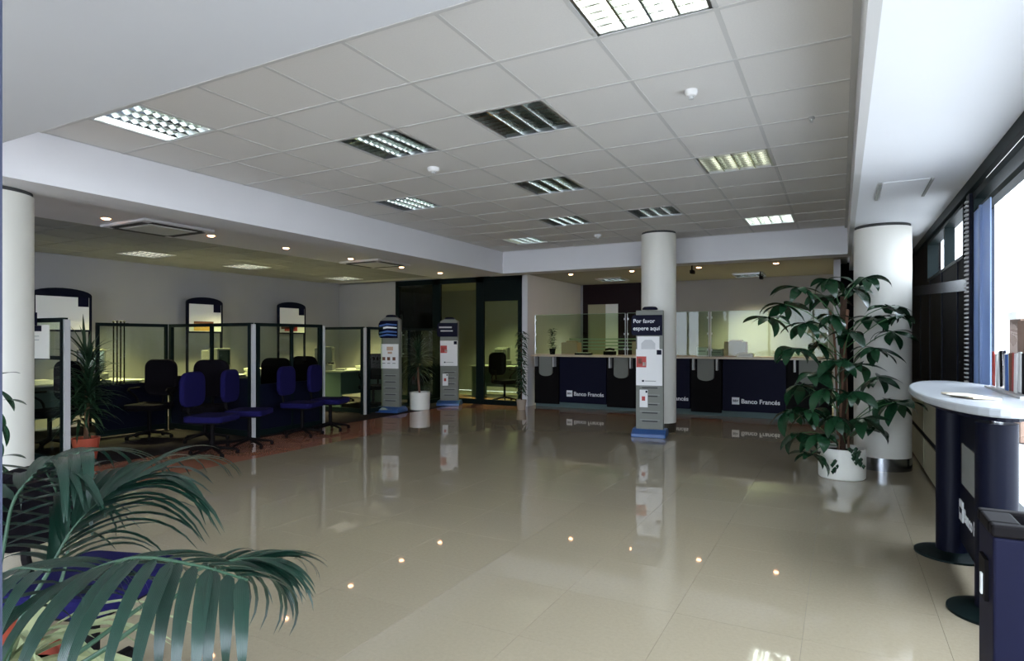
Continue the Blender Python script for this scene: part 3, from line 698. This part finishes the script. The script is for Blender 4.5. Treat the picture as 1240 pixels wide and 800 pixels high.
# --- foreground palm
pb = at(-30, 700, 1.55); pb.z = 0
pm = thing('kentia_palm', 'large foreground palm with long drooping fronds at the lower left', 'plant', pb)
pot(pm, .15, .19, .30, 'navyd'); 
PL = [leafmesh('leaflet', 1.0, .12, q, M['palm'], n=10, fold=.22, pk=.16) for q in (.35, .8, 1.3, 1.9)]
def frond(pts, n, L0, side_el, t0=.25, fwd=.6, wid=1.0, dr=(0, 1, 2, 3), seed=1, both=(1, -1), r0=.006):
    P_ = bez([p-pb for p in pts], 40); rr = random.Random(seed)
    fr = MB().tube(P_, [r0*(1-.75*i/40)+.001 for i in range(41)], 8).build('frond', M['pstem'], pm, smooth=True)
    for s in both:
        for k in range(n):
            u = t0+(1-t0)*(k+.5*(s > 0))/n; i = min(39, int(u*40)); p = P_[i]; tg = (P_[i+1]-P_[max(0, i-1)]).normalized()
            sd = tg.cross(Vector((0, 0, 1))).normalized()*s
            upv = sd.cross(tg)*s
            f_ = fwd+.9*max(0, u-.6)
            d = sd+tg*f_+Vector((0, 0, side_el))
            prof = math.sin(PI*min(1, .18+.82*(1-(u-t0)/(1-t0))**.7)) if True else 1
            L = L0*(.55+.45*math.sin(PI*min(.98, .15+.8*(u-t0)/(1-t0))))*rr.uniform(.9, 1.08)
            me = PL[min(3, max(0, rr.choice(dr)))]
            mw = orient(p, d)
            sc = Matrix.Diagonal((L, wid*.22, L, 1))
            link('leaflet', me, fr, mw=mw @ sc)
A_ = at
root = at(-25, 860, 1.5)
frond([root, A_(25,760,1.42), A_(85,705,1.32), A_(160,676,1.25), A_(235,684,1.22), A_(300,702,1.2)], 17, .33, -.15, .30, .35, 1.05, (2, 3, 3), 1)
frond([root+Vector((0, .04, .02)), A_(20,760,1.6), A_(60,690,1.65), A_(92,636,1.7), A_(138,596,1.75), A_(186,572,1.78)], 17, .50, .02, .40, .75, .95, (1, 2, 2), 2)
frond([root+Vector((.03, .0, .02)), A_(80,800,1.5), A_(170,735,1.6), A_(240,690,1.65), A_(290,678,1.7), A_(318,682,1.72)], 9, .26, .0, .62, .8, .7, (1, 2), 3)
frond([root+Vector((.04, .0, .0)), A_(120,790,1.5), A_(215,720,1.55), A_(270,683,1.55), A_(300,676,1.56), A_(335,676,1.57)], 10, .22, .0, .72, 1.3, .7, (1, 1, 2), 13)
frond([root+Vector((-.03, .03, .02)), A_(-10,740,1.7), A_(5,660,1.75), A_(20,600,1.8), A_(62,560,1.85), A_(110,545,1.85)], 13, .42, -.1, .40, .5, 1.35, (2, 2, 3), 4)
frond([root+Vector((-.05, .0, .0)), A_(-30,780,1.4), A_(-20,720,1.35), A_(15,690,1.3), A_(60,690,1.25)], 9, .30, -.1, .35, .4, 1.0, (2, 3), 5)
frond([root+Vector((.02, .05, .0)), A_(40,780,1.75), A_(75,700,1.85), A_(82,650,1.9), A_(70,600,1.95), A_(50,560,2.0)], 9, .34, .0, .45, .5, 1.3, (1, 2), 8)
# --- pale strap-leaved plant below the palm
lp_ = thing('spider_plant', 'pale striped strap-leaved plant under the palm at the lower left corner', 'plant', at(5, 760, 1.72).xy.to_3d())
pot(lp_, .13, .16, .42, 'terra')
rr = random.Random(12)
for k in range(26):
    a = rr.uniform(-1.2, 2.2); el = rr.uniform(.2, 1.1); d = Vector((math.cos(a)*math.cos(el), math.sin(a)*math.cos(el), math.sin(el)))
    mb = MB(); strap(mb, (0, 0, .40), d, rr.uniform(.40, .62), .034, 1.5, 8); mb.build('leaf', M['vleaf'], lp_)
# --- vine leaves on the left edge
vb_ = at(-14, 600, 2.6); vb_.z = 0
vn = thing('ficus_sapling', 'thin-stemmed small-leaved plant in front of the left column', 'plant', vb_)
pot(vn, .10, .12, .2, 'terra')
MB().tube(bez([(0, 0, .18), (.01, 0, .6), (0, .01, 1.2)], 8), .006, 6).build('stem', M['stem'], vn)
VL = leafmesh('leaf', .11, .035, .5, M['leaf'], fold=.2)
C, S = math.cos(TH), math.sin(TH)
for (px, py, dx, dz) in ((2, 484, 1, .0), (0, 472, .6, -.6), (2, 510, .4, -1), (1, 552, 1, .1), (2, 563, .6, -1), (-4, 495, .5, -1), (0, 590, .8, .7), (-6, 455, 1, .3), (-2, 530, .2, -1)):
    p = at(px, py, 2.6)-vb_; link('leaf', VL, vn, mw=orient(p, (C*dx, S*dx, dz)))

# ================================================================ CHAIRS
def chair_star(t, h=.40):
    for k in range(5):
        a = k*2*PI/5+.3; e = Vector((.27*math.cos(a), .27*math.sin(a), .05))
        MB().tube([(0, 0, .10), tuple(e)], [.022, .014], 8).build('foot', M['black'], t, smooth=True)
        MB().lathe([(.001, -.028), (.02, -.024), (.026, 0), (.02, .02), (.001, .024)], (e.x, e.y, .03), 10).build('caster', M['black'], t, smooth=True)
    MB().tube([(0, 0, .08), (0, 0, h)], .025, 10).build('gas_column', M['black'], t, smooth=True)
def rslab(w, d, th, r=.07, n=5):
    pts = []
    for cx, cy, a0 in ((w/2-r, d/2-r, 0), (-w/2+r, d/2-r, PI/2), (-w/2+r, -d/2+r, PI), (w/2-r, -d/2+r, 1.5*PI)):
        for k in range(n+1): a = a0+PI/2*k/n; pts.append((cx+r*math.cos(a), cy+r*math.sin(a)))
    return pts
def make_chair(label, m, back_h=.40, bw=.42, arms=False, cat='chair'):
    t = thing('office_chair', label, cat)
    chair_star(t)
    MB().prism(rslab(.46, .46, .07), .40, .47, 'z').build('seat', M[m], t, bevel=.018)
    MB().prism(rslab(.40, .40, .02), .385, .40, 'z').build('seat_shell', M['black'], t)
    zb_ = .56; q = [(u, v+zb_+back_h/2) for u, v in rslab(bw, back_h, 0, .12)]
    MB().prism(q, .21, .27, 'y').build('backrest', M[m], t, bevel=.018)
    MB().tube(bez([(0, .1, .41), (0, .26, .42), (0, .30, .6), (0, .28, .75)], 8), .016, 8).build('back_stem', M['black'], t, smooth=True)
    if arms:
        for s in (-1, 1): MB().tube(bez([(s*.22, .1, .43), (s*.27, .1, .55), (s*.27, -.05, .66), (s*.26, .15, .67)], 8), .014, 8).build('armrest', M['black'], t, smooth=True)
    return t
def zchair(px, py): p = onz(px, py, .45); return (p.x, p.y, 0)
# chair faces local -y; visitors face the hall's right side
vc = make_chair('blue upholstered swivel chair nearest the camera in the booth row', 'fabric')
vc.location = zchair(257, 504); vc.rotation_euler = (0, 0, math.radians(112)); vc['group'] = 'blue visitor chairs'
dup(vc, 'blue swivel chair second from the left, below the first long glass panel', zchair(302, 497), math.radians(118), 'blue visitor chairs')
dup(vc, 'blue swivel chair third from the left, before the two-pane glass panel', zchair(366, 488), math.radians(108), 'blue visitor chairs')
dup(vc, 'blue swivel chair at the right end of the row, its star foot on open floor', zchair(400, 483.5), math.radians(112), 'blue visitor chairs')
bc = make_chair('black high-backed chair left of the first glass frame, behind the near desk', 'bfabric', .5, .46, True)
def bch(px, d, rz, lab, first=False):
    p = at(px, 470, d); p.z = 0
    if first: bc.location = p; bc.rotation_euler = (0, 0, rz); bc['group'] = 'black high-backed chairs'; return
    dup(bc, lab, p, rz, 'black high-backed chairs')
bch(181, 8.3, .4, '', True)
bch(248, 8.1, .6, 'black high-backed chair behind the nearest blue chair')
bch(325, 8.95, .4, 'black high-backed chair just right of the white post')
bch(359, 9.9, .3, 'black high-backed chair in the middle of the two-pane glass panel')
bch(413, 13.3, 2.6, 'black chair behind the desk in the far booth')
bch(452, 11.75, 0.4, 'black chair behind the swirl-header totem')
bch(611, 13.2, 1.2, 'black chair seen through the right pane of the glazed screen')
bch(60, 7.6, .2, 'black chair in the dark behind the left column')
# foreground blue chair under the palm
p = at(112, 715, 2.28); p.z = 0
fc = make_chair('blue-seated chair under the foreground palm fronds', 'fabric', .30, .40)
fc.location = p+Vector((0, 0, 0)); fc.rotation_euler = (0, 0, math.radians(108))
for ch in fc.children:
    if ch.name.startswith('backrest'): ch.data = ch.data.copy(); ch.data.materials[0] = M['bfabric']

# ================================================================ BOOTH PARTITIONS
def partition(label, x, y, rz, L, mulls=(), white=(), h=1.56, low=.0, rail=None, thin=False, low_panel=0):
    t = thing('glass_partition', label, 'partition', (x, y, 0), rz, 'booth partitions'); w = .03 if thin else .055
    MB().box(0, -.025, 0, w, .025, h).build('post', M['framed'], t); MB().box(L-w, -.025, 0, L, .025, h).build('post', M['framed'], t)
    MB().box(w, -.025, h-.045, L-w, .025, h).build('top_rail', M['framed'], t); MB().box(w, -.025, 0.02, L-w, .025, .10).build('bottom_rail', M['framed'], t)
    xs = [w]+list(mulls)+[L-w]
    for q in mulls: MB().box(q-.018, -.022, .1, q+.018, .022, h-.045).build('mullion', M['framed'], t)
    for a, b in zip(xs, xs[1:]): MB().box(a, -.003, max(.1, low_panel), b, .003, h-.045).build('pane', M['glass'], t)
    if low_panel: MB().box(w, -.016, .1, L-w, .016, low_panel).build('solid_lower_panel', M['navyd'], t)
    if rail: MB().box(w, -.022, rail, L-w, .022, rail+.04).build('mid_rail', M['framed'], t)
    for q in white: MB().box(q-.014, -.027, 0, q+.014, .027, h-.02).build('white_post', M['lgrey'], t, label='pale metal corner post')
    return t
partition('dark-framed glass partition at the far left beside the left column', -8.3, 3.45, 0, 1.2, (), (1.23,), rail=1.12)
partition('thin-framed glass partition beyond the coat rack', -8.8, 4.65, PI/2, .98, (), (), 1.56, thin=True, low_panel=.72)
partition('wide two-pane glass partition left of the first white post', -8.8, 5.68, 0, 1.78, (.95,), (1.81,), low_panel=.80)
partition('two-pane glass partition between the two white posts', -7.02, 5.74, PI/2, 1.2, (.62,), (1.24,), low_panel=.72)
partition('single-pane glass partition before the far desk', -8.55, 8.42, 0, 1.06, (), (1.09,))
partition('glass partition behind the swirl-header totem', -7.46, 8.48, PI/2, 2.4, (1.2,), ())
# poster panel on the first partition
sg = thing('hanging_sign', 'navy and white notice sign on the top of the far left partition', 'sign', (-7.95, 3.38, 1.5))
MB().box(-.28, -.01, -.02, .42, .01, .12).build('board', M['navy'], sg); MB().tube([(-.02, -.012, .02), (.06, -.012, .085), (.14, -.012, .02)], .008, 6).tube([(.06, -.012, .05), (.12, -.012, .09), (.2, -.012, .03)], .006, 6).build('emblem', M['bluealu'], sg)
nt_ = thing('notice_paper', 'large pale notice stuck on the far left partition glass', 'notice', (-7.6, 3.42, 1.13))
MB().box(-.3, -.004, 0, .25, .004, .36).build('sheet', M['paper'], nt_)
MB().box(-.28, -.006, .29, .1, -.004, .35).build('header_band', M['navy'], nt_)
for k in range(2): MB().box(-.26, -.006, .235-k*.04, .05, -.004, .242-k*.04).build('printed_line', M['grey'], nt_)
# arch-topped boards
def board(label, x, y, w, zt, zb, rz=PI/2, pic=0, pole=0):
    t = thing('arched_poster_board', label, 'poster board', (x, y, 0), rz, 'arch-topped poster boards behind the booths'); h = w/2
    arc = lambda r, e: [(-h+e, zb+e)]+[(-h+e, zt-.10-e)]+[((-h+e)*math.cos(PI*k/12), zt-.10-e+(.10)*math.sin(PI*k/12)) for k in range(1, 12)]+[(h-e, zt-.10-e), (h-e, zb+e)]
    o_ = arc(0, 0); i_ = [(-h+.045, zb), (-h+.045, zt-.13), (h-.045, zt-.13), (h-.045, zb)]
    MB().prism(o_, -.012, .02, 'y').build('frame', M['navyd'], t)
    pn = MB().prism([(-h+.045, zb+.03), (-h+.045, zt-.13), (h-.045, zt-.13), (h-.045, zb+.03)], -.02, -.012, 'y').build('poster', M['white'], t)
    MB().box(h-.2, -.022, zt-.27, h-.05, -.02, zt-.13).build('print', M['navy'], pn)
    if pic == 1:
        MB().box(-h+.13, -.022, zb+.04, h-.2, -.02, zb+.17).build('print', M['amber'], pn); MB().box(-h+.13, -.022, zb+.17, h-.2, -.02, zb+.21).build('print', M['brown'], pn)
    if pic == 2:
        MB().box(-h+.07, -.022, zb+.10, h-.3, -.02, zb+.20).build('print', M['brown'], pn); MB().box(-h+.16, -.022, zb+.06, h-.24, -.02, zb+.19).build('print', M['red'], pn)
    for s in (-1, 1): MB().box(s*(h-.02)-.018, -.01, 0, s*(h-.02)+.018, .02, zb).build('leg', M['navyd'], t)
    return t
board('arched poster board at the far left above the first partition', -10.2, 4.92, .80, 2.10, 1.45)
board('arched poster board with an amber picture above the wide glass partition', -10.2, 7.24, .72, 2.10, 1.45, pic=1)
board('arched poster board with a red picture above the two-pane partition', -10.2, 9.25, .74, 2.12, 1.45, pic=2)
# coat rack
cr = thing('coat_rack', 'dark coat rack of parallel rods behind the yucca', 'coat rack', at(144, 430, 8.9).xy.to_3d(), .3)
for k in range(4):
    MB().tube([(-.09+k*.06, 0, .05), (-.09+k*.06, 0, 1.58)], .009, 8).build('rod', M['black'], cr)
    MB().lathe([(.001, -.02), (.02, 0), (.001, .02)], (-.09+k*.06, 0, 1.59), 10).build('knob', M['black'], cr)
MB().cbox((0, 0, 1.56), (.32, .02, .02)).cbox((0, 0, .04), (.36, .26, .03)).build('crossbar', M['black'], cr)
# desks
def desk(label, x, y, rz, w=1.5, d=.75):
    t = thing('office_desk', label, 'desk', (x, y, 0), rz, 'booth desks')
    MB().box(-w/2, -d/2, .70, w/2, d/2, .73).build('desk_top', M['grey'], t, bevel=.005)
    for s in (-1, 1): MB().box(s*(w/2-.04)-.015, -d/2+.05, 0, s*(w/2-.04)+.015, d/2-.05, .70).build('side_panel', M['teal'], t)
    MB().box(-w/2+.06, d/2-.10, .2, w/2-.06, d/2-.08, .70).build('modesty_panel', M['teal'], t)
    return t
desk('grey desk behind the wide glass partition', -9.75, 4.9, PI/2)
desk('grey desk behind the two-pane partition', -9.0, 6.9, PI/2)
desk('teal-sided desk in the far booth', -8.75, 9.55, PI/2)
desk('desk in the dark behind the yucca', -8.6, 2.3, PI/2)
desk('desk seen through the glazed screen', -6.9, 12.6, 0)
def pc(label, x, y, z, rz, k=1.0):
    t = thing('computer_monitor', label, 'computer', (x, y, z), rz, 'booth computers')
    MB().box(-.2*k, -.17*k, 0, .2*k, .2*k, .11*k).build('system_unit', M['monitor'], t, bevel=.005)
    MB().prism([(-.17*k, .15*k), (.17*k, .15*k), (.17*k, .46*k), (-.17*k, .46*k)], -.15*k, .02*k, 'y').build('monitor_case', M['monitor'], t, bevel=.012)
    MB().box(-.12*k, .02*k, .18*k, .12*k, .18*k, .43*k).box(-.06*k, -.05*k, .11*k, .06*k, .06*k, .15*k).build('tube_housing', M['monitor'], t, bevel=.012)
    MB().box(-.14*k, -.155*k, .19*k, .14*k, -.15*k, .43*k).build('screen', M['screen'], t)
    MB().box(-.2*k, -.40*k, 0, .2*k, -.23*k, .025).build('keyboard', M['monitor'], t)
    return t
p = at(214, 440, 9.4); pc('grey computer behind the left pane of the wide partition', -9.7, 5.05, .73, 1.2)
pc('grey computer behind the right pane of the wide partition', -8.95, 6.55, .73, 1.9)
pc('grey computer at the left of the far booth desk', -9.0, 9.0, .73, 2.2)
pc('dark monitor seen beside the two-line totem', -7.0, 12.6, .73, 3.14, .9)
def papers(label, x, y, z, n, m='paper', w=.3, d=.22, seed=1):
    r = random.Random(seed); t = thing('paper_stack', label, 'papers', (x, y, z))
    for k in range(n): MB().cbox((r.uniform(-.01, .01), r.uniform(-.01, .01), .012+k*.024), (w, d, .022), Matrix.Rotation(r.uniform(-.2, .2), 3, 'Z')).build('bundle', M[m], t)
papers('stack of cream papers beside the second booth computer', -8.75, 7.15, .73, 5)
papers('low pile of papers on the near booth desk', -9.7, 4.4, .73, 2, seed=4)
papers('papers on the far booth desk', -8.6, 9.7, .73, 3, seed=5)

# ================================================================ STANDING DESK BY THE WINDOW
sd = thing('writing_desk', 'oval pale-topped standing desk on two navy posts by the window', 'desk', (.61, 4.15, 0))
def ell(a, b, n=48): return [(a*math.cos(2*PI*k/n), b*math.sin(2*PI*k/n)) for k in range(n)]
MB().prism(ell(.255, 1.0), 1.01, 1.05, 'z').build('desk_top', M['deskw'], sd, bevel=.01)
MB().prism(ell(.20, .9), .985, 1.01, 'z').build('under_top', M['navyd'], sd)
for xo, y in ((0, .50), (.055, -.42)):
    MB().lathe([(.085, .03), (.085, .93)], (xo, y, 0), 28).build('leg', M['navyd'], sd, smooth=True)
    MB().lathe([(.028, .93), (.028, 1.0)], (xo, y, 0), 16).build('leg_neck', M['chrome'], sd, smooth=True)
    MB().lathe([(.20, 0), (.20, .012), (.13, .03), (.085, .035)], (xo, y, 0), 36).build('base_disc', M['framed'], sd, smooth=True)
pn = MB().box(.03, -.36, .12, .05, .44, .92).build('logo_panel', M['navyd'], sd)
MB().box(.024, -.12, .48, .03, .33, .72).build('grey_panel', M['grey'], sd)  # plain grey rectangle on the logo panel
MB().box(.024, .30, .25, .03, .42, .37).build('logo_square', M['whitelet'], sd)
text('BBV', .05, M['navy'], sd, (.0235, .36, .31), (PI/2, 0, -PI/2), 'logo_lettering', align='CENTER')
text('Banco Francés', .105, M['whitelet'], sd, (.028, .28, .30), (PI/2, 0, -PI/2), 'lettering', bold=.002)
# leaflets on the desk
lr = thing('leaflet_rack', 'rack packed with coloured leaflets behind the far edge of the standing desk', 'leaflet rack', (.80, 4.15, 1.05))
MB().box(-.045, -.42, 0, .045, .40, .01).build('tray', M['lgrey'], lr)
cols = ['white', 'red', 'lgrey', 'white', 'navy', 'white', 'grey', 'black', 'paper', 'white', 'lgrey', 'sky_print', 'white', 'brown']
for k in range(24):
    MB().cbox((.02-.03*(k % 2)+random.uniform(-.005, .005), .36-k*.032, .11+random.uniform(-.01, .015)), (.006, .05, .20), Matrix.Rotation(random.uniform(-.12, .12), 3, 'X')).build('leaflet', M[cols[k % 14]], lr)
MB().box(.03, -.3, .01, .04, -.0, .38).build('tall_card', M['brickc'], lr)
lf = thing('open_leaflet', 'crumpled cream leaflet lying on the standing desk', 'leaflet', (.56, 3.72, 1.05), .3)
MB().cbox((0, .0, .006), (.12, .30, .008), Matrix.Rotation(.03, 3, 'Y')).build('sheet', M['counterw'], lf); MB().cbox((-.05, -.05, .014), (.08, .12, .004), Matrix.Rotation(.4, 3, 'Z')).build('sheet', M['paper'], lf)
# bin
bn = thing('litter_bin', 'navy square litter bin at the lower right corner', 'bin', (.315, 1.80, 0))
MB().box(0, 0, 0, .36, .17, .87).build('body', M['navy'], bn, bevel=.006)
MB().box(-.004, -.004, .87, .364, .03, .90).box(-.004, .14, .87, .364, .174, .90).box(-.004, .03, .87, .06, .14, .90).box(.30, .03, .87, .364, .14, .90).build('rim', M['black'], bn, bevel=.006)
MB().box(.06, .03, .868, .30, .14, .872).build('ash_tray', M['bluealu'], bn)
MB().box(-.008, .05, .70, 0, .12, .80).build('flap', M['black'], bn); MB().box(-.012, .07, .71, -.008, .085, .76).build('pull', M['whitelet'], bn)

# ================================================================ OUTSIDE
struct('floor', MB().box(WX+.2, -14, -.1, 30, 40, -.02).box(-14, -20, -.1, WX+.2, -3.3, -.02), M['pave'])
gp = thing('masonry_pillar', 'brown masonry pillar outside the window', 'pillar', (2.25, 10.4, 0)); MB().box(-.2, -.3, 0, .3, .3, 1.6).build('shaft', M['brickc'], gp); MB().box(-.25, -.35, 1.6, .35, .35, 1.7).build('capstone', M['facade'], gp)
bd = thing('far_building', 'pale building across the street seen blown out through the window', 'building', (14, 20, 0))
MB().box(0, -16, 0, 6, 16, 7).build('wall', M['facade'], bd)
for k in range(8):
    for z in (1, 4.2): MB().box(-.05, -14+k*3.8, z, 0, -12.2+k*3.8, z+1.8).build('window', M['lgrey'], bd)
